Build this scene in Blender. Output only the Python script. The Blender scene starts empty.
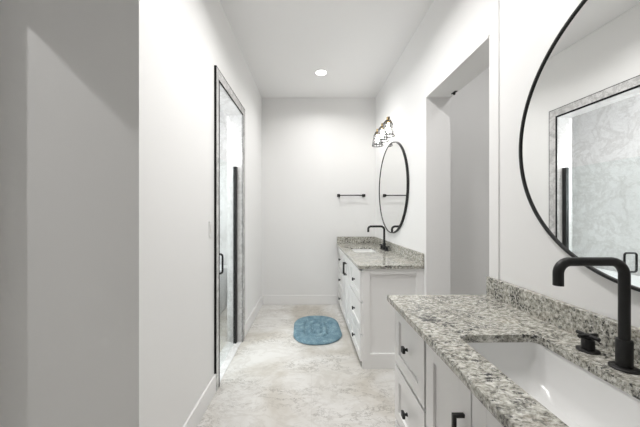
import bpy, bmesh, math, random
from mathutils import Vector, Matrix

S = bpy.context.scene
COL = S.collection
PI = math.pi

# ------------------------------------------------------------------ camera
F_PX, VPX, VPY = 278.0, 311.5, 212.5
EYE = 1.355
cam_d = bpy.data.cameras.new('camera')
cam = bpy.data.objects.new('camera', cam_d)
COL.objects.link(cam)
cam.location = (0, 0, EYE)
cam.rotation_euler = (PI / 2, 0, 0)
cam_d.sensor_width = 36.0
cam_d.lens = F_PX / 640 * 36.0
cam_d.shift_x = (320 - VPX) / 640
cam_d.shift_y = -(213.5 - VPY) / 640
cam_d.clip_start = 0.02
S.camera = cam

# ------------------------------------------------------------------ world, exposure
S.view_settings.view_transform = 'Standard'
S.view_settings.look = 'None'
S.view_settings.gamma = 1.0
S.view_settings.use_curve_mapping = False
S.view_settings.exposure = 0.16
W = bpy.data.worlds.new('world')
S.world = W
W.use_nodes = True
W.node_tree.nodes['Background'].inputs[0].default_value = (0.9, 0.95, 1.0, 1)
W.node_tree.nodes['Background'].inputs[1].default_value = 0.3

# light levels (watts)
P_FAR = 8.0          # hallway recessed light at the far end
P_MID = 10.0          # hallway recessed lights nearer the camera, the nearest one added as fill
P_CAM = 0.15           # unseen light added as fill behind the camera
P_WET = 8.5          # unseen recessed lights added to brighten the wet room
P_WIN = 27.0          # added daylight from an unseen shower room window
P_CLO = 5.0           # unseen light added to brighten the room beyond the doorway
P_SIDE = 11.5         # recessed light in the room to the left
BULB = 44.0           # emission strength of the vanity bulbs
LIGHT_COL = (1.0, 0.985, 0.975)


def disc_light(name, x, y, z, power, size=0.14, col=LIGHT_COL, spread=170):
    l = bpy.data.lights.new(name, 'AREA')
    l.shape = 'DISK'
    l.size = size
    l.energy = power
    l.color = col
    l.spread = math.radians(spread)
    o = bpy.data.objects.new(name, l)
    COL.objects.link(o)
    o.location = (x, y, z)
    return o


CEIL = 3.05
CANS = [
    (0.117, 3.366, P_FAR, 'round recessed ceiling light glowing above the far end of the hallway'),
    (0.12, 1.95, P_MID, 'round recessed ceiling light above the open doorway, out of the frame'),
    (0.12, 1.36, P_MID, 'unseen recessed ceiling light added above the foreground vanity, out of the frame'),  # no fixture known here, added to lift the near walls
    (-0.15, -0.35, P_CAM, 'unseen recessed ceiling light added behind the camera position'),
    (-1.10, 2.55, P_WET, 'unseen recessed ceiling light added above the bathtub'),
    (-1.25, 1.85, P_WET, 'unseen recessed ceiling light added beside the near wall of the shower room'),
    (1.75, 1.75, P_CLO, 'unseen recessed ceiling light added in the room beyond the doorway'),
    (-2.10, 0.02, P_SIDE, 'round recessed ceiling light in the side room to the left'),
]
for i, (x, y, p, lab) in enumerate(CANS):
    size = 0.07 if i == 7 else 0.13
    disc_light('recessed_lamp', x, y, CEIL - 0.012, p, size, spread=178 if i > 4 else 150)

wl = bpy.data.lights.new('unseen_window_daylight', 'AREA')  # soft daylight added for the shower room, its window unseen
wl.shape = 'RECTANGLE'
wl.size, wl.size_y = 0.96, 1.06
wl.energy = P_WIN
wl.color = (0.93, 0.97, 1.0)
wo = bpy.data.objects.new('unseen_window_daylight', wl)
COL.objects.link(wo)
wo.location = (-2.09, 1.95, 1.75)
wo.rotation_euler = (0, -PI / 2, 0)

# ------------------------------------------------------------------ materials


def mat(name, col=(0.8, 0.8, 0.8), rough=0.5, metal=0.0, spec=0.5):
    m = bpy.data.materials.new(name)
    m.use_nodes = True
    b = m.node_tree.nodes['Principled BSDF']
    b.inputs['Base Color'].default_value = (*col, 1)
    b.inputs['Roughness'].default_value = rough
    b.inputs['Metallic'].default_value = metal
    b.inputs['Specular IOR Level'].default_value = spec
    return m


def N(m, t, **kw):
    n = m.node_tree.nodes.new(t)
    for k, v in kw.items():
        setattr(n, k, v)
    return n


def L(m, a, b):
    m.node_tree.links.new(a, b)


def coords(m, scale=(1, 1, 1), rot=(0, 0, 0), src='Object'):
    tc = N(m, 'ShaderNodeTexCoord')
    mp = N(m, 'ShaderNodeMapping')
    mp.inputs['Scale'].default_value = scale
    mp.inputs['Rotation'].default_value = rot
    L(m, tc.outputs[src], mp.inputs['Vector'])
    return mp.outputs['Vector']


def noise(m, vec, scale, detail=4, rough=0.5, dist=0.0):
    n = N(m, 'ShaderNodeTexNoise')
    n.inputs['Scale'].default_value = scale
    n.inputs['Detail'].default_value = detail
    n.inputs['Roughness'].default_value = rough
    n.inputs['Distortion'].default_value = dist
    L(m, vec, n.inputs['Vector'])
    return n.outputs['Fac']


def ramp(m, fac, stops, interp='LINEAR'):
    r = N(m, 'ShaderNodeValToRGB')
    r.color_ramp.interpolation = interp
    e = r.color_ramp.elements
    while len(e) > 1:
        e.remove(e[-1])
    for i, (p, c) in enumerate(stops):
        el = e[0] if i == 0 else e.new(p)
        el.position = p
        el.color = (*c, 1) if len(c) == 3 else c
    L(m, fac, r.inputs[0])
    return r.outputs[0]


def mix(m, fac, a, b, blend='MIX'):
    n = N(m, 'ShaderNodeMix', data_type='RGBA', blend_type=blend)
    if isinstance(fac, float):
        n.inputs[0].default_value = fac
    else:
        L(m, fac, n.inputs[0])
    for sock, v in ((n.inputs[6], a), (n.inputs[7], b)):
        if isinstance(v, tuple):
            sock.default_value = (*v, 1)
        else:
            L(m, v, sock)
    return n.outputs[2]


def bsdf(m):
    return m.node_tree.nodes['Principled BSDF']


def bump(m, h, strength=0.2, dist=0.002):
    b = N(m, 'ShaderNodeBump')
    b.inputs['Strength'].default_value = strength
    b.inputs['Distance'].default_value = dist
    L(m, h, b.inputs['Height'])
    L(m, b.outputs['Normal'], bsdf(m).inputs['Normal'])


def paint(name, col, rough=0.6, tex=160, st=0.06):
    m = mat(name, col, rough, 0, 0.3)
    v = coords(m)
    f = noise(m, v, tex, 3)
    bump(m, f, st, 0.001)
    return m


M_WALL = paint('wall_paint', (0.87, 0.868, 0.86), 0.55)
M_CEIL = paint('ceiling_paint', (0.915, 0.913, 0.91), 0.8)
M_TRIM = mat('trim_paint', (0.88, 0.877, 0.87), 0.35)
M_CAB = mat('cabinet_paint', (0.89, 0.885, 0.875), 0.38)
M_DARKGAP = mat('cabinet_gap', (0.30, 0.29, 0.275), 0.7)
M_BLACK = mat('matte_black_metal', (0.011, 0.011, 0.011), 0.42, 0.0, 0.4)
M_EDGE = mat('black_tile_edge', (0.012, 0.012, 0.012), 0.75, 0.0, 0.15)
M_PORC = mat('porcelain', (0.84, 0.84, 0.83), 0.22)
M_TUB = mat('acrylic', (0.93, 0.935, 0.935), 0.3)
M_BRASS = mat('aged_brass', (0.36, 0.27, 0.14), 0.4, 1.0)
M_BRONZE = mat('dark_bronze', (0.06, 0.05, 0.045), 0.4, 0.8)
M_WIRE = mat('cage_wire', (0.02, 0.02, 0.02), 0.45)
M_CHROME = mat('chrome', (0.75, 0.75, 0.76), 0.15, 1.0)
M_MIRROR = mat('mirror_silver', (0.93, 0.935, 0.93), 0.0, 1.0)
M_PLATE = mat('switch_plastic', (0.86, 0.86, 0.85), 0.3)


def emitter(name, col, st):
    m = mat(name, (0.9, 0.9, 0.9))
    b = bsdf(m)
    b.inputs['Emission Color'].default_value = (*col, 1)
    b.inputs['Emission Strength'].default_value = st
    return m


M_BULB = emitter('lit_bulb', (1.0, 0.97, 0.92), BULB)
M_LENS = emitter('lit_lens', (1.0, 0.97, 0.93), 6.0)


def make_floor():
    m = mat('marble_look_tile', rough=0.28)
    v = coords(m)
    big = noise(m, v, 1.5, 5, 0.55, 0.6)
    v2 = coords(m, (1.0, 1.7, 1), (0, 0, 0.5))
    vein = noise(m, v2, 3.4, 10, 0.68, 0.9)
    vein2 = noise(m, v2, 5.5, 10, 0.75, 0.35)
    patch = ramp(m, noise(m, v2, 2.2, 3), [(0.42, (0, 0, 0)), (0.60, (1, 1, 1))])
    base = ramp(m, big, [(0.36, (0.53, 0.495, 0.435)), (0.46, (0.655, 0.635, 0.595)), (0.56, (0.74, 0.73, 0.705))])
    vm = ramp(m, vein, [(0.445, (0, 0, 0)), (0.492, (1, 1, 1)), (0.505, (1, 1, 1)), (0.56, (0, 0, 0))])
    c = mix(m, mix(m, 0.30, (0, 0, 0), vm), base, (0.48, 0.45, 0.40))
    vm2 = ramp(m, vein2, [(0.482, (0, 0, 0)), (0.50, (1, 1, 1)), (0.518, (0, 0, 0))])
    vm2 = mix(m, 1.0, vm2, patch, 'MULTIPLY')
    c = mix(m, mix(m, 0.95, (0, 0, 0), vm2), c, (0.24, 0.22, 0.19))
    br = N(m, 'ShaderNodeTexBrick')
    br.offset = 0.5
    br.inputs['Scale'].default_value = 1.0
    br.inputs['Brick Width'].default_value = 1.2
    br.inputs['Row Height'].default_value = 0.6
    br.inputs['Mortar Size'].default_value = 0.0022
    br.inputs['Mortar Smooth'].default_value = 0.2
    L(m, coords(m, (1, 1, 1), (0, 0, PI / 2)), br.inputs['Vector'])
    c = mix(m, mix(m, 0.22, (0, 0, 0), br.outputs['Fac']), c, (0.47, 0.45, 0.42))
    L(m, c, bsdf(m).inputs['Base Color'])
    return m


def make_marble(name, dark=False, tile=None):
    m = mat(name, rough=0.2)
    v = coords(m, (1, 1, 1), (0.4, 0.3, 0.6))
    big = noise(m, v, 2.0, 5, 0.5, 0.5)
    vein = noise(m, v, 2.6, 10, 0.68, 0.5)
    vein2 = noise(m, v, 9, 9, 0.72, 0.3)
    if dark:
        base = ramp(m, big, [(0.3, (0.60, 0.595, 0.59)), (0.7, (0.74, 0.735, 0.73))])
        vc, a1, a2 = (0.33, 0.325, 0.32), 0.6, 0.6
    else:
        base = ramp(m, big, [(0.3, (0.74, 0.74, 0.735)), (0.7, (0.82, 0.82, 0.82))])
        vc, a1, a2 = (0.52, 0.51, 0.495), 0.45, 0.3
    vm = ramp(m, vein, [(0.455, (0, 0, 0)), (0.497, (1, 1, 1)), (0.545, (0, 0, 0))])
    c = mix(m, mix(m, a1, (0, 0, 0), vm), base, vc)
    vm2 = ramp(m, vein2, [(0.46, (0, 0, 0)), (0.50, (1, 1, 1)), (0.54, (0, 0, 0))])
    c = mix(m, mix(m, a2, (0, 0, 0), vm2), c, vc)
    L(m, c, bsdf(m).inputs['Base Color'])
    return m


def make_granite():
    m = mat('speckled_granite', rough=0.13)
    v = coords(m, (0.78, 1.2, 1.0), (0.3, 0.2, 0.25))
    big = noise(m, v, 9, 4, 0.55, 0.5)
    mid = noise(m, v, 70, 6, 0.66, 0.4)
    fine = noise(m, v, 80, 7, 0.72, 0.4)
    fine2 = noise(m, v, 150, 3, 0.6, 0.2)
    base = ramp(m, mid, [(0.36, (0.13, 0.125, 0.11)), (0.43, (0.33, 0.32, 0.275)), (0.52, (0.50, 0.49, 0.435)), (0.62, (0.74, 0.73, 0.685))])
    tint = ramp(m, big, [(0.56, (0, 0, 0)), (0.74, (1, 1, 1))])
    c = mix(m, mix(m, 0.30, (0, 0, 0), tint), base, (0.46, 0.37, 0.29))
    g = ramp(m, fine2, [(0.56, (0, 0, 0)), (0.66, (1, 1, 1))])
    c = mix(m, mix(m, 0.6, (0, 0, 0), g), c, (0.22, 0.215, 0.20))
    fl = N(m, 'ShaderNodeMath', operation='ADD')
    sc = N(m, 'ShaderNodeMath', operation='MULTIPLY')
    sc.inputs[1].default_value = 0.5
    L(m, big, sc.inputs[0])
    L(m, fine, fl.inputs[0])
    L(m, sc.outputs[0], fl.inputs[1])
    bl = ramp(m, noise(m, v, 42, 6, 0.75, 0.3), [(0.40, (1, 1, 1)), (0.435, (0, 0, 0))])
    c = mix(m, mix(m, 0.72, (0, 0, 0), bl), c, (0.135, 0.135, 0.125))
    d = ramp(m, fl.outputs[0], [(0.65, (1, 1, 1)), (0.668, (0, 0, 0))])
    c = mix(m, mix(m, 0.97, (0, 0, 0), d), c, (0.04, 0.04, 0.04))
    L(m, c, bsdf(m).inputs['Base Color'])
    return m


def make_mat_fabric():
    m = mat('tufted_blue_cotton', rough=0.95, spec=0.1)
    v = coords(m)
    f = noise(m, v, 16, 4, 0.6, 0.5)
    g = noise(m, v, 150, 3, 0.6)
    c = ramp(m, f, [(0.3, (0.15, 0.255, 0.32)), (0.52, (0.225, 0.355, 0.425)), (0.7, (0.33, 0.47, 0.535))])
    d = ramp(m, g, [(0.35, (0.62, 0.62, 0.62)), (0.65, (1.1, 1.1, 1.1))])
    c = mix(m, 1.0, c, d, 'MULTIPLY')
    L(m, c, bsdf(m).inputs['Base Color'])
    bump(m, g, 0.9, 0.006)
    return m


def make_glass():
    m = bpy.data.materials.new('clear_glass')
    m.use_nodes = True
    nt = m.node_tree
    nt.nodes.clear()
    out = nt.nodes.new('ShaderNodeOutputMaterial')
    tr = nt.nodes.new('ShaderNodeBsdfTransparent')
    tr.inputs[0].default_value = (0.955, 0.975, 0.97, 1)
    gl = nt.nodes.new('ShaderNodeBsdfGlossy')
    gl.inputs['Roughness'].default_value = 0.0
    lw = nt.nodes.new('ShaderNodeLayerWeight')
    pw = nt.nodes.new('ShaderNodeMath')
    pw.operation = 'POWER'
    pw.inputs[1].default_value = 4.0
    nt.links.new(lw.outputs['Facing'], pw.inputs[0])
    fr = nt.nodes.new('ShaderNodeMath')
    fr.operation = 'MULTIPLY_ADD'
    fr.inputs[1].default_value = 0.35
    fr.inputs[2].default_value = 0.03
    nt.links.new(pw.outputs[0], fr.inputs[0])
    mx = nt.nodes.new('ShaderNodeMixShader')
    nt.links.new(fr.outputs[0], mx.inputs[0])
    nt.links.new(tr.outputs[0], mx.inputs[1])
    nt.links.new(gl.outputs[0], mx.inputs[2])
    nt.links.new(mx.outputs[0], out.inputs[0])
    return m


M_FLOOR = make_floor()
M_MARBLE = make_marble('white_marble_tile')
M_MARBLE_D = make_marble('grey_marble_tile', True)
M_GRANITE = make_granite()
M_RUG = make_mat_fabric()
M_GLASS = make_glass()

# ------------------------------------------------------------------ mesh helpers


def bm_new():
    return bmesh.new()


def add_box(bm, x0, x1, y0, y1, z0, z1):
    vs = [bm.verts.new((x, y, z)) for z in (z0, z1) for y in (y0, y1) for x in (x0, x1)]
    for f in ((0, 2, 3, 1), (4, 5, 7, 6), (0, 1, 5, 4), (2, 6, 7, 3), (0, 4, 6, 2), (1, 3, 7, 5)):
        bm.faces.new([vs[i] for i in f])


def round_path(pts, r, n=8):
    pts = [Vector(p) for p in pts]
    out = [pts[0]]
    for i in range(1, len(pts) - 1):
        a, b, c = pts[i - 1], pts[i], pts[i + 1]
        d1 = (a - b).normalized()
        d2 = (c - b).normalized()
        ang = d1.angle(d2)
        t = min(r / math.tan(ang / 2), (a - b).length * 0.49, (c - b).length * 0.49)
        p1, p2 = b + d1 * t, b + d2 * t
        rr = t * math.tan(ang / 2)
        bis = (d1 + d2).normalized()
        cen = b + bis * (rr / math.sin(ang / 2))
        v1, v2 = p1 - cen, p2 - cen
        for k in range(n + 1):
            out.append(cen + v1.normalized().slerp(v2.normalized(), k / n) * rr)
    out.append(pts[-1])
    return out


def add_tube(bm, pts, r, seg=12, closed=False, caps=True):
    pts = [Vector(p) for p in pts]
    n = len(pts)
    rs = r if isinstance(r, (list, tuple)) else [r] * n
    rings = []
    prev = None
    for i, p in enumerate(pts):
        if closed:
            t = (pts[(i + 1) % n] - pts[i - 1]).normalized()
        else:
            t = (pts[min(i + 1, n - 1)] - pts[max(i - 1, 0)]).normalized()
        if prev is None:
            a = Vector((0, 0, 1)) if abs(t.z) < 0.9 else Vector((1, 0, 0))
            u = t.cross(a).normalized()
        else:
            u = (prev - t * prev.dot(t)).normalized()
        prev = u
        w = t.cross(u)
        rings.append([bm.verts.new(p + (u * math.cos(2 * PI * k / seg) + w * math.sin(2 * PI * k / seg)) * rs[i]) for k in range(seg)])
    m = n if closed else n - 1
    for i in range(m):
        A, B = rings[i], rings[(i + 1) % n]
        for k in range(seg):
            bm.faces.new((A[k], A[(k + 1) % seg], B[(k + 1) % seg], B[k]))
    if not closed and caps:
        bm.faces.new(list(reversed(rings[0])))
        bm.faces.new(rings[-1])


def add_lathe(bm, prof, seg=32, mtx=None, cap=True):
    rings = []
    for r, z in prof:
        ring = []
        for k in range(seg):
            a = 2 * PI * k / seg
            v = Vector((r * math.cos(a), r * math.sin(a), z))
            if mtx is not None:
                v = mtx @ v
            ring.append(bm.verts.new(v))
        rings.append(ring)
    for A, B in zip(rings, rings[1:]):
        for k in range(seg):
            bm.faces.new((A[k], A[(k + 1) % seg], B[(k + 1) % seg], B[k]))
    if cap:
        bm.faces.new(list(reversed(rings[0])))
        bm.faces.new(rings[-1])


def rrect(cx, cy, hx, hy, r, n=6):
    pts = []
    for qx, qy, a0 in ((1, 1, 0), (-1, 1, PI / 2), (-1, -1, PI), (1, -1, 1.5 * PI)):
        for k in range(n + 1):
            a = a0 + k / n * PI / 2
            pts.append((cx + qx * (hx - r) + r * math.cos(a), cy + qy * (hy - r) + r * math.sin(a)))
    return pts


def loft(bm, loops, cap_first=False, cap_last=False):
    rings = [[bm.verts.new(p) for p in lp] for lp in loops]
    n = len(rings[0])
    for A, B in zip(rings, rings[1:]):
        for k in range(n):
            bm.faces.new((A[k], A[(k + 1) % n], B[(k + 1) % n], B[k]))
    if cap_first:
        bm.faces.new(list(reversed(rings[0])))
    if cap_last:
        bm.faces.new(rings[-1])


def obj(name, bm, m, parent=None, smooth=False, bevel=0.0, origin=None):
    bmesh.ops.recalc_face_normals(bm, faces=bm.faces[:])
    if origin is not None:
        bmesh.ops.translate(bm, verts=bm.verts[:], vec=-Vector(origin))
    me = bpy.data.meshes.new(name)
    bm.to_mesh(me)
    bm.free()
    me.materials.append(m)
    if smooth:
        for p in me.polygons:
            p.use_smooth = True
        try:
            me.set_sharp_from_angle(angle=math.radians(40))
        except Exception:
            pass
    o = bpy.data.objects.new(name, me)
    COL.objects.link(o)
    if parent is not None:
        o.parent = parent
    if origin is not None:
        o.location = origin
    if bevel:
        b = o.modifiers.new('bevel', 'BEVEL')
        b.width = bevel
        b.segments = 2
        b.limit_method = 'ANGLE'
        b.angle_limit = math.radians(40)
    return o


def struct(name, bm, m, bevel=0.0, label=None, parent=None):
    o = obj(name, bm, m, parent, bevel=bevel)
    if parent is None:
        o['kind'] = 'structure'
    if label:
        o['label'] = label
    return o


def tag(o, label, cat, group=None):
    o['label'] = label
    o['category'] = cat
    if group:
        o['group'] = group
    return o


# the right-hand wall and everything on it stand about one degree off square
PIV = Vector((0.975, 2.37, 0))
DEL = math.radians(1.07)
RZ = Matrix.Rotation(DEL, 4, 'Z')


def skew(p):
    return PIV + (RZ @ (Vector(p) - PIV))


def skew_bm(bm):
    for v in bm.verts:
        v.co = skew(v.co)


def thing(name, label, cat, loc, group=None, right=False, rot=0.0):
    o = bpy.data.objects.new(name, None)
    o.empty_display_size = 0.1
    COL.objects.link(o)
    o.location = skew(loc) if right else loc
    o.rotation_euler = (0, 0, (DEL if right else 0) + rot)
    return tag(o, label, cat, group)


def dup(root, loc, label, right=True):
    r = root.copy()
    COL.objects.link(r)
    r.location = skew(loc) if right else loc
    r['label'] = label
    for ch in list(root.children):
        c = ch.copy()
        COL.objects.link(c)
        c.parent = r
        for g in list(ch.children):
            d = g.copy()
            COL.objects.link(d)
            d.parent = c
    return r


# ------------------------------------------------------------------ setting
XL = -0.734           # left wall face
XLB = -0.88           # its shower-room face
XR = 0.975            # right wall face (before the one-degree skew)
YB = 4.10             # back wall
YR = 1.183            # the return of the left wall, facing the camera
SH0, SH1, SHT = 2.17, 2.905, 2.37      # shower opening
DW0, DW1, DWT = 1.536, 2.37, 2.345     # doorway opening in the right wall

b = bm_new(); add_box(b, -3.2, 2.6, -1.3, 4.3, -0.1, 0.0)
struct('floor', b, M_FLOOR)
b = bm_new(); add_box(b, -3.2, 2.6, -1.3, 4.3, CEIL, CEIL + 0.1)
struct('ceiling', b, M_CEIL)

# left wall with its return and the shower opening
b = bm_new()
add_box(b, -2.9, XL, YR, 1.35, 0, CEIL)
add_box(b, XLB, XL, 1.35, SH0 - 0.012, 0, CEIL)
add_box(b, XLB, XL, SH1 + 0.012, YB, 0, CEIL)
add_box(b, XLB, XL, SH0 - 0.012, SH1 + 0.012, SHT + 0.012, CEIL)
struct('wall_left', b, M_WALL)
b = bm_new(); add_box(b, -2.3, 1.2, YB, YB + 0.12, 0, CEIL)
struct('wall_back', b, M_WALL)

# right wall: far piece, header, and the shallow recess behind the near vanity
REC = 0.006
b = bm_new()
add_box(b, XR, XR + 0.2, DW1, YB + 0.12, 0, CEIL)
add_box(b, XR, XR + 0.2, DW0, DW1, DWT, CEIL)
add_box(b, XR, XR + 0.2, 1.475, DW0, 0, CEIL)
add_box(b, XR + REC, XR + 0.2, -1.25, 1.475, 0, CEIL)
add_box(b, XR, XR + REC, -1.25, 1.475, 2.53, CEIL)
skew_bm(b)
struct('wall_right', b, M_WALL)

# wall behind the camera and the wall with the opening to the side room
b = bm_new(); add_box(b, -3.0, 1.25, -1.25, -1.13, 0, CEIL)
struct('wall_front', b, M_WALL)
b = bm_new()
add_box(b, -1.45, -1.35, 1.0, YR, 0, CEIL)
add_box(b, -1.45, -1.35, -1.13, -0.15, 0, CEIL)
add_box(b, -1.45, -1.35, -0.15, 1.0, 2.39, CEIL)
struct('wall_entry', b, M_WALL)
b = bm_new(); add_box(b, -3.0, -2.9, -1.25, 1.35, 0, CEIL)
struct('wall_side_room', b, M_WALL)

# room behind the doorway on the right
b = bm_new()
add_box(b, 1.175, 2.35, 2.80, 2.90, 0, CEIL)
add_box(b, 2.25, 2.35, 1.0, 2.80, 0, CEIL)
add_box(b, 1.22, 2.35, 0.9, 1.0, 0, CEIL)
struct('wall_closet', b, M_WALL)

# shower room
b = bm_new()
add_box(b, -2.2, -2.1, 1.35, YB, 0, CEIL)
add_box(b, -2.1, XLB, YB - 0.012, YB, 0, CEIL)
add_box(b, -2.1, XLB, 1.35, 1.362, 0, CEIL)
struct('wall_shower', b, M_MARBLE)

# unseen window frame added around the shower room daylight, out of the camera's sight
b = bm_new()
for z0, z1 in ((1.16, 1.22), (2.28, 2.34)):
    add_box(b, -2.1, -2.07, 1.39, 2.51, z0, z1)
for y0, y1 in ((1.39, 1.45), (2.45, 2.51)):
    add_box(b, -2.1, -2.07, y0, y1, 1.22, 2.28)
struct('unseen_window_1', b, M_TRIM, 0.003)

# baseboards
BH, BT = 0.139, 0.014


def baseboard(name, boxes, right=False):
    b = bm_new()
    for x0, x1, y0, y1 in boxes:
        add_box(b, x0, x1, y0, y1, 0, BH)
    if right:
        skew_bm(b)
    struct(name, b, M_TRIM, bevel=0.004)


baseboard('baseboard_left', [(XL, XL + BT, YR - BT, 2.10), (-1.35, XL, YR - BT, YR)])
baseboard('baseboard_left_far', [(XL, XL + BT, 2.997, YB)])
baseboard('baseboard_back', [(XL + BT, 0.375, YB - BT, YB)])
baseboard('baseboard_closet', [(1.175, 2.25, 2.80 - BT, 2.80), (2.25 - BT, 2.25, 1.0, 2.786)])

# doorway lining on the right wall
b = bm_new()
t = 0.016
add_box(b, XR - 0.005, XR + 0.204, DW1 - t, DW1, 0, DWT)
add_box(b, XR + 0.001, XR + 0.204, DW0, DW0 + t, 0, DWT)
add_box(b, XR - 0.005, XR + 0.204, DW0 + t, DW1 - t, DWT - t, DWT)
skew_bm(b)
struct('trim_1', b, M_TRIM, bevel=0.002, label='white lining of the open doorway on the right')

# marble surround of the shower opening, with black edge strips
P = 0.016
s0, s1, st = 2.10, 2.996, 2.46
b = bm_new()
add_box(b, XL, XL + P, s0, SH0, 0, st)
add_box(b, XL, XL + P, SH1, s1, 0, st)
add_box(b, XL, XL + P, SH0, SH1, SHT, st)
sur = struct('trim_2', b, M_MARBLE_D, label='grey marble surround of the shower opening')
b = bm_new()
add_box(b, XLB, XL, SH0 - 0.012, SH0, 0, SHT)
add_box(b, XLB, XL, SH1, SH1 + 0.012, 0, SHT)
add_box(b, XLB, XL, SH0 - 0.012, SH1 + 0.012, SHT, SHT + 0.012)
o = struct('jamb_lining', b, M_MARBLE, parent=sur)
o['label'] = 'white marble lining inside the opening'
b = bm_new()
e = 0.005
add_box(b, XL, XL + P + 0.001, s0 - e, s0, BH, st + e)
add_box(b, XL, XL + P + 0.001, s1, s1 + e, BH, st + e)
add_box(b, XL, XL + P + 0.001, s0, s1, st, st + e)
w = 0.017
add_box(b, XL + P - 0.002, XL + P + 0.001, SH0 - w, SH0 + 0.001, 0, SHT + w)
add_box(b, XL + P - 0.002, XL + P + 0.001, SH1 - 0.001, SH1 + w, 0, SHT + w)
add_box(b, XL + P - 0.002, XL + P + 0.001, SH0, SH1, SHT - 0.001, SHT + w)
o = struct('edge_strip', b, M_EDGE, parent=sur)
o['label'] = 'black metal edge strip'
b = bm_new(); add_box(b, XLB, XL + 0.004, SH0, SH1, 0, 0.006)
struct('trim_3', b, M_MARBLE, label='white stone threshold under the shower door')

# ------------------------------------------------------------------ shower door
XD = -0.79
t = thing('shower_door', 'frameless clear glass shower door with black side rails in marble opening', 'shower door', (XD, 2.54, 0.006))


def local(bm, o):
    m = o.matrix_basis.inverted()
    bmesh.ops.transform(bm, matrix=m, verts=bm.verts[:])
    return bm


SDT = 1.83
b = bm_new(); add_box(b, XD - 0.004, XD + 0.004, SH0 + 0.024, SH1 - 0.045, 0.018, SDT - 0.01)
obj('glass_panel', local(b, t), M_GLASS, t)
b = bm_new(); add_box(b, XD - 0.016, XD + 0.016, SH1 - 0.045, SH1 - 0.001, 0.006, SDT)
obj('hinge_rail', local(b, t), M_BLACK, t, bevel=0.002)
b = bm_new(); add_box(b, XD - 0.012, XD + 0.012, SH0 + 0.001, SH0 + 0.024, 0.006, SDT + 0.01)
obj('strike_rail', local(b, t), M_BLACK, t, bevel=0.002)
for sgn in (1, -1):
    b = bm_new()
    x1 = XD + sgn * 0.054
    xa = XD + sgn * 0.004
    add_tube(b, round_path([(xa, 2.30, 1.01), (x1, 2.30, 1.01), (x1, 2.30, 0.85), (xa, 2.30, 0.85)], 0.02), 0.008, 10)
    obj('pull_handle', local(b, t), M_BLACK, t, smooth=True)

# ------------------------------------------------------------------ bathtub in the shower room
t = thing('bathtub', 'white freestanding bathtub seen through the glass shower door', 'bathtub', (-1.62, 3.2, 0))
b = bm_new()
loops = []
for z, hx, hy, r in ((0.0, 0.40, 0.84, 0.14), (0.03, 0.41, 0.85, 0.14), (0.30, 0.42, 0.86, 0.15), (0.57, 0.43, 0.87, 0.16),
                     (0.59, 0.43, 0.87, 0.16), (0.595, 0.415, 0.855, 0.15), (0.585, 0.395, 0.815, 0.14), (0.35, 0.345, 0.745, 0.14),
                     (0.18, 0.30, 0.67, 0.14), (0.14, 0.22, 0.55, 0.14)):
    loops.append([(x, y, z) for x, y in rrect(0, 0, hx, hy, r, 8)])
loft(b, loops, True, True)
obj('tub_shell', b, M_TUB, t, smooth=True)
b = bm_new(); add_lathe(b, [(0.001, 0.142), (0.03, 0.142), (0.03, 0.146), (0.001, 0.147)], 20)
obj('drain', b, M_CHROME, t, smooth=True)

# ------------------------------------------------------------------ vanities
XC = 0.40             # counter front edge
XF = 0.425            # drawer and door front plane
XK = 0.446            # carcass front plane
CT, CB = 0.90, 0.87   # counter top and underside


def shaker(bm, y0, y1, z0, z1, fr=0.055):
    """a frame-and-panel front whose face looks towards -x"""
    dep = 0.010
    x0, x1 = XF, XK
    add_box(bm, x0 + dep, x1, y0 + fr, y1 - fr, z0 + fr, z1 - fr)
    add_box(bm, x0, x1, y0, y0 + fr, z0, z1)
    add_box(bm, x0, x1, y1 - fr, y1, z0, z1)
    add_box(bm, x0, x1, y0 + fr, y1 - fr, z0, z0 + fr)
    add_box(bm, x0, x1, y0 + fr, y1 - fr, z1 - fr, z1)


def knob(root, parent, y, z):
    b = bm_new()
    mt = Matrix.Translation((XF, y, z)) @ Matrix.Rotation(-PI / 2, 4, 'Y')
    add_lathe(b, [(0.009, 0), (0.009, 0.003), (0.0055, 0.006), (0.0055, 0.016)], 16, mt)
    add_box(b, XF - 0.027, XF - 0.014, y - 0.0135, y + 0.0135, z - 0.0135, z + 0.0135)
    obj('knob', local_r(b, root), M_BLACK, parent, smooth=True, bevel=0.0015)


def pull(root, parent, y, z0, z1):
    b = bm_new()
    h = 0.0055
    add_box(b, XF - 0.036, XF - 0.025, y - h, y + h, z0, z1)
    add_box(b, XF - 0.025, XF, y - h, y + h, z0, z0 + 0.011)
    add_box(b, XF - 0.025, XF, y - h, y + h, z1 - 0.011, z1)
    obj('bar_pull', local_r(b, root), M_BLACK, parent, bevel=0.001)


ROOTLOC = {}


def local_r(bm, root):
    bmesh.ops.translate(bm, verts=bm.verts[:], vec=-ROOTLOC[root.name])
    return bm


def rthing(name, label, cat, loc, group=None):
    t = thing(name, label, cat, loc, group, True)
    ROOTLOC[t.name] = Vector(loc)
    return t


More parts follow.
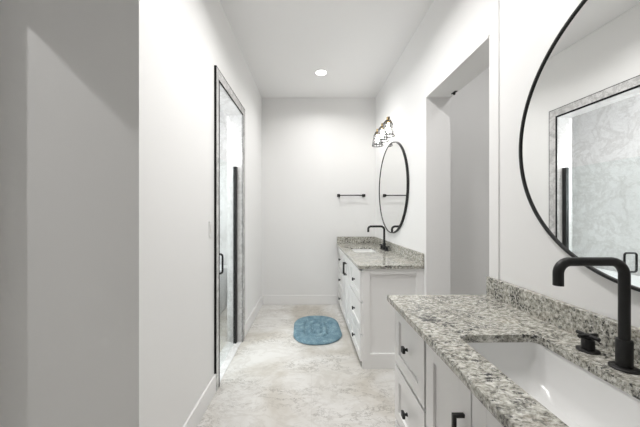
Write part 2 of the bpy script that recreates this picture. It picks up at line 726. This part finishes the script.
def vanity(y0, y1, stacks, doors, rows, label, end_panel, sink_in=0.0, pz=0.765):
    global XF, XK
    XF, XK = 0.425 + sink_in, 0.446 + sink_in
    t = rthing('vanity_cabinet', label, 'cabinet', (0.7, (y0 + y1) / 2, 0))
    # carcass: box with an open back over a recessed toe kick
    b = bm_new()
    xb = XR - 0.001
    add_box(b, XK, xb, y0, y0 + 0.018, 0.0, CB)
    add_box(b, XK, xb, y1 - 0.018, y1, 0.0, CB)
    add_box(b, XK + 0.002, XK + 0.028, y0 + 0.018, y1 - 0.018, CB - 0.015, CB)
    add_box(b, xb - 0.012, xb, y0 + 0.018, y1 - 0.018, 0.10, 0.70)
    add_box(b, XK + 0.018, xb, y0 + 0.018, y1 - 0.018, 0.08, 0.10)
    obj('carcass', local_r(b, t), M_CAB, t)
    b = bm_new(); add_box(b, XK + 0.03, XK + 0.045, y0 + 0.018, y1 - 0.018, 0, 0.08)
    obj('toe_kick', local_r(b, t), M_CAB, t)
    if end_panel:
        b = bm_new()
        ya, yb2 = y0 - 0.02, y0
        st, top, bot = 0.062, 0.05, 0.13
        add_box(b, XK, XK + st, ya, yb2, 0, CB)
        add_box(b, xb - st, xb, ya, yb2, 0, CB)
        add_box(b, XK + st, xb - st, ya, yb2, CB - top, CB)
        add_box(b, XK + st, xb - st, ya, yb2, 0, bot)
        obj('end_panel', local_r(b, t), M_CAB, t, bevel=0.0015)
    for a, c in stacks:
        for z0, z1 in rows:
            b = bm_new(); shaker(b, a, c, z0, z1, 0.062)
            d = obj('drawer', local_r(b, t), M_CAB, t, bevel=0.0012)
            knob(t, d, (a + c) / 2, (z0 + z1) / 2)
    for a, c, py in doors:
        b = bm_new(); shaker(b, a, c, rows[-1][0], rows[0][1], 0.064)
        d = obj('door', local_r(b, t), M_CAB, t, bevel=0.0012)
        pull(t, d, py, pz - 0.14, pz)
    return t


def hole_slab(bm, x0, x1, y0, y1, z0, z1, loop):
    outer = [(x0, y0), (x1, y0), (x1, y1), (x0, y1)]
    tv = [bm.verts.new((x, y, z1)) for x, y in outer]
    ti = [bm.verts.new((x, y, z1)) for x, y in loop]
    es = [bm.edges.new((tv[i], tv[(i + 1) % 4])) for i in range(4)]
    es += [bm.edges.new((ti[i], ti[(i + 1) % len(ti)])) for i in range(len(ti))]
    r = bmesh.ops.triangle_fill(bm, use_beauty=True, use_dissolve=False, edges=es)
    faces = [f for f in r['geom'] if isinstance(f, bmesh.types.BMFace)]
    ex = bmesh.ops.extrude_face_region(bm, geom=faces)
    vs = [v for v in ex['geom'] if isinstance(v, bmesh.types.BMVert)]
    bmesh.ops.translate(bm, verts=vs, vec=(0, 0, z0 - z1))


SX, SHX = 0.665, 0.150     # sink centre and half width across the counter


def counter(y0, y1, sy, label, back=False):
    t = rthing('countertop', label, 'countertop', (0.7, (y0 + y1) / 2, CB))
    b = bm_new()
    hole_slab(b, XC, XR - 0.001, y0, y1, CB, CT, rrect(SX, sy, SHX, 0.243, 0.025, 6))
    obj('slab', local_r(b, t), M_GRANITE, t, bevel=0.003)
    b = bm_new()
    if back:
        add_box(b, XR - 0.021, XR - 0.001, y0, y1, CT, CT + 0.10)
        add_box(b, XC + 0.003, XR - 0.021, y1 - 0.02, y1, CT, CT + 0.10)
    else:
        add_box(b, XR - 0.021, XR - 0.001, y0, y1, CT, CT + 0.10)
        add_box(b, XR - 0.001, XR + REC - 0.001, y0, 1.47, CT, CT + 0.10)
    obj('backsplash', local_r(b, t), M_GRANITE, t, bevel=0.002)
    return t


def sink(sy, label):
    t = rthing('undermount_sink', label, 'sink', (SX, sy, CB - 0.16))
    b = bm_new()
    loops = []
    for z, dx, dy, r in ((CB, 0.018, 0.018, 0.05), (CB - 0.012, 0.018, 0.018, 0.05), (CB - 0.10, 0.0, 0.0, 0.06), (CB - 0.16, -0.04, -0.06, 0.06),
                         (CB - 0.145, -0.05, -0.075, 0.06), (CB - 0.13, -0.028, -0.045, 0.055), (CB - 0.11, -0.013, -0.022, 0.05),
                         (CB - 0.04, 0.003, 0.003, 0.04), (CB, 0.004, 0.004, 0.04)):
        loops.append([(x, y, z) for x, y in rrect(SX, sy, SHX + dx, 0.243 + dy, r, 7)])
    loft(b, loops, False, False)
    # floor of the bowl and its underside
    n = len(loops[0])
    b.verts.ensure_lookup_table()
    b.faces.new([b.verts[4 * n + k] for k in range(n)])
    obj('basin', local_r(b, t), M_PORC, t, smooth=True)
    b = bm_new()
    add_lathe(b, [(0.004, 0), (0.026, 0), (0.028, 0.002), (0.022, 0.004), (0.004, 0.0035)], 24, Matrix.Translation((SX, sy, CB - 0.1445)))
    obj('drain', local_r(b, t), M_BLACK, t, smooth=True)
    return t


def faucet(loc, label, h=0.312):
    t = rthing('widespread_faucet', label, 'faucet', loc)
    b = bm_new(); add_lathe(b, [(0.0335, 0), (0.0335, 0.004), (0.030, 0.007), (0.019, 0.008)], 36)
    add_lathe(b, [(0.0185, 0.008), (0.0185, 0.082), (0.017, 0.085), (0.012, 0.086)], 32)
    obj('spout_base', b, M_BLACK, t, smooth=True)
    b = bm_new()
    add_tube(b, round_path([(0, 0, 0.08), (0, 0, h), (-0.196, 0, h), (-0.196, 0, h - 0.069)], 0.040, 10), 0.0130, 20)
    obj('spout', b, M_BLACK, t, smooth=True)
    for sg in (1, -1):
        b = bm_new()
        mt = Matrix.Translation((0, sg * 0.105, 0))
        add_lathe(b, [(0.030, 0), (0.030, 0.004), (0.027, 0.006), (0.018, 0.007)], 32, mt)
        add_lathe(b, [(0.0175, 0.007), (0.0175, 0.034), (0.016, 0.037), (0.010, 0.038)], 28, mt)
        add_lathe(b, [(0.010, 0.037), (0.010, 0.05), (0.008, 0.055)], 20, mt)
        h = obj('handle', b, M_BLACK, t, smooth=True)
        b = bm_new()
        for a in (0.1, 0.1 + PI / 2):
            c, s = math.cos(a) * 0.033, math.sin(a) * 0.033
            add_tube(b, [(-c, sg * 0.105 - s, 0.049), (c, sg * 0.105 + s, 0.049)], 0.0062, 12)
        obj('cross_lever', b, M_BLACK, h, smooth=True)
    return t


ROWS = [(0.577, 0.845), (0.30, 0.563), (0.06, 0.286)]
ROWN = [(0.552, 0.850), (0.252, 0.534), (0.06, 0.234)]
# far vanity
FY0, FY1 = 2.398, 4.094
vanity(FY0 + 0.036, FY1, [(2.427, 2.983), (3.577, 4.07)], [(2.997, 3.28, 3.245), (3.285, 3.563, 3.32)], ROWS,
       'white shaker vanity cabinet at the far end under the round mirror', True)
counter(FY0, FY1, 3.44, 'granite countertop of the far vanity against the back wall', True)
sink(3.44, 'white rectangular sink set into the far countertop')
faucet((0.908, 3.40, CT), 'matte black faucet with square bend on the far countertop', 0.285)
# near vanity
NY0, NY1 = 0.065, 1.544
vanity(NY0 + 0.025, NY1 - 0.02, [(1.146, 1.520), (0.10, 0.465)], [(0.823, 1.128, 0.858), (0.483, 0.817, 0.775)], ROWN,
       'white shaker vanity cabinet in the foreground at right, under the large mirror', False, 0.012, 0.742)
counter(NY0, NY1, 0.797, 'granite countertop in the foreground with black flecks and raised backsplash')
sink(0.797, 'white rectangular undermount sink in the foreground countertop')
faucet((0.884, 0.813, CT), 'large matte black faucet in the foreground at right edge')

# ------------------------------------------------------------------ mirrors


def mirror(y, label, xw):
    R = 0.532
    z = 1.645
    t = rthing('round_mirror', label, 'mirror', (xw, y, z))
    rot = Matrix.Rotation(-PI / 2, 4, 'Y')
    b = bm_new()
    add_lathe(b, [(R - 0.010, 0.0), (R, 0.0), (R, 0.025), (R - 0.0015, 0.026), (R - 0.0085, 0.026), (R - 0.010, 0.025), (R - 0.010, 0.0)], 128, rot, False)
    obj('frame', b, M_BLACK, t, smooth=True)
    b = bm_new()
    add_lathe(b, [(R - 0.010, 0.004), (R - 0.010, 0.0195)], 128, rot)
    o = obj('glass', b, M_MIRROR, t)
    return t


mirror(3.28, 'round mirror with thin black frame on the wall above the far vanity', XR)
mirror(0.778, 'large round mirror with thin black frame above the foreground vanity', XR + REC)

# ------------------------------------------------------------------ vanity light
t = rthing('vanity_light', 'three bulb vanity light with wire cage shades above the far mirror', 'wall light', (XR, 3.43, 2.40))
b = bm_new(); add_box(b, -0.02, 0, -0.10, 0.10, -0.055, 0.06)
obj('back_plate', b, M_BRONZE, t, bevel=0.004)
b = bm_new()
add_tube(b, [(-0.078, -0.31, 0.035), (-0.078, 0.31, 0.035)], 0.010, 14)
for s in (-0.06, 0.06):
    add_tube(b, [(-0.018, s, 0.035), (-0.078, s, 0.035)], 0.007, 10)
obj('bar', b, M_BRONZE, t, smooth=True)
for s in (-0.31, 0.31):
    b = bm_new()
    mt = Matrix.Translation((-0.078, s, 0.035)) @ Matrix.Rotation(PI / 2 if s < 0 else -PI / 2, 4, 'X')
    add_lathe(b, [(0.012, 0), (0.014, 0.006), (0.010, 0.014), (0.004, 0.03), (0.006, 0.036), (0.001, 0.042)], 14, mt)
    obj('finial', b, M_CHROME, t, smooth=True)
for s in (-0.23, 0.0, 0.23):
    mt = Matrix.Translation((-0.078, s, 0))
    b = bm_new()
    add_lathe(b, [(0.012, 0.055), (0.018, 0.05), (0.02, 0.02), (0.026, 0.012), (0.026, -0.012), (0.02, -0.016)], 20, mt)
    k = obj('socket', b, M_BRASS, t, smooth=True)
    b = bm_new()
    add_lathe(b, [(0.012, -0.014), (0.014, -0.03), (0.020, -0.055), (0.025, -0.078), (0.023, -0.105), (0.015, -0.121), (0.003, -0.129)], 20, mt)
    obj('bulb', b, M_BULB, t, smooth=True)
    b = bm_new()
    prof = [(0.032, 0.005), (0.052, -0.03), (0.060, -0.08), (0.066, -0.125), (0.071, -0.165)]
    for k2 in range(12):
        a = 2 * PI * k2 / 12
        add_tube(b, [(-0.078 + r * math.cos(a), s + r * math.sin(a), z) for r, z in prof], 0.0042, 6)
    for r, z in prof:
        rr = 0.0055 if z in (0.005, -0.165) else 0.0042
        add_tube(b, [(-0.078 + r * math.cos(2 * PI * q / 24), s + r * math.sin(2 * PI * q / 24), z) for q in range(24)], rr, 6, closed=True)
    obj('cage_shade', b, M_WIRE, t, smooth=True)

dup(t, (XR, 0.80, 2.44), 'unseen three bulb vanity light added above the foreground mirror, out of the frame')  # assumed match of the far fixture, added to lift walls and ceiling

# ------------------------------------------------------------------ towel bar on the back wall
t = thing('towel_bar', 'short matte black towel bar mounted on the white back wall', 'towel bar', (0.585, YB, 1.605))
b = bm_new(); add_tube(b, [(-0.185, -0.055, 0), (0.185, -0.055, 0)], 0.008, 14)
obj('bar', b, M_BLACK, t, smooth=True)
for s in (-0.185, 0.185):
    b = bm_new()
    add_box(b, s - 0.022, s + 0.022, -0.008, 0, -0.022, 0.022)
    add_box(b, s - 0.013, s + 0.013, -0.066, -0.008, -0.013, 0.013)
    obj('post', b, M_BLACK, t, bevel=0.002)

# ------------------------------------------------------------------ light switch
t = thing('light_switch', 'white light switch on the left wall beside the shower opening', 'switch', (XL, 2.02, 1.235))
b = bm_new(); add_box(b, 0, 0.007, -0.036, 0.036, -0.058, 0.058)
obj('cover_plate', b, M_PLATE, t, bevel=0.002)
b = bm_new(); add_box(b, 0.007, 0.011, -0.016, 0.016, -0.033, 0.033)
obj('rocker', b, M_PLATE, t, bevel=0.001)

# ------------------------------------------------------------------ catch in the doorway head
t = rthing('door_catch', 'small black catch under the head of the doorway at right', 'door catch', (1.155, 2.25, DWT - 0.016))
b = bm_new(); add_box(b, -0.012, 0.012, -0.03, 0.03, -0.004, 0)
obj('plate', b, M_BLACK, t, bevel=0.001)
b = bm_new(); add_lathe(b, [(0.009, -0.004), (0.009, -0.016), (0.005, -0.021), (0.001, -0.022)], 14)
obj('plunger', b, M_BLACK, t, smooth=True)

# ------------------------------------------------------------------ bath mat
o = None
b = bm_new()
loops = []
prof = [(0.0, 0.0), (0.012, -0.005), (0.024, 0.0), (0.032, 0.012), (0.034, 0.03), (0.032, 0.05), (0.024, 0.062), (0.010, 0.068), (0.010, 0.088),
        (0.024, 0.094), (0.031, 0.106), (0.031, 0.118), (0.024, 0.130), (0.010, 0.136), (0.010, 0.152), (0.022, 0.160), (0.027, 0.178), (0.027, 0.20)]
random.seed(4)
HX, HY = 0.258, 0.375
base = rrect(0, 0, HX, HY, 0.20, 14)
for z, ins in prof:
    sx, sy = (HX - ins) / HX, (HY - ins) / HY
    loops.append([(x * sx + 0.006 * math.sin(5 * y + 1), y * sy + 0.006 * math.sin(6 * x), z) for x, y in
                  rrect(0, 0, HX - ins, HY - ins, max(0.235 - ins, 0.03), 14)])
loft(b, loops, True, True)
o = obj('bath_mat', b, M_RUG, None, smooth=True)
o.location = (0.060, 3.215, 0.0)
o.rotation_euler = (0, 0, math.radians(3))
tag(o, 'blue rounded tufted bath mat on the floor beside the far vanity', 'bath mat')

# ------------------------------------------------------------------ recessed ceiling lights
for i, (x, y, p, lab) in enumerate(CANS):
    t = thing('recessed_light', lab, 'ceiling light', (x, y, CEIL), 'recessed ceiling lights')
    b = bm_new(); add_lathe(b, [(0.062, -0.001), (0.062, -0.004), (0.082, -0.004), (0.084, 0.0), (0.062, -0.001)], 40, None, False)
    obj('trim_ring', b, M_TRIM, t, smooth=True)
    b = bm_new(); add_lathe(b, [(0.062, -0.001), (0.062, -0.003)], 40)
    obj('lens', b, M_LENS, t)
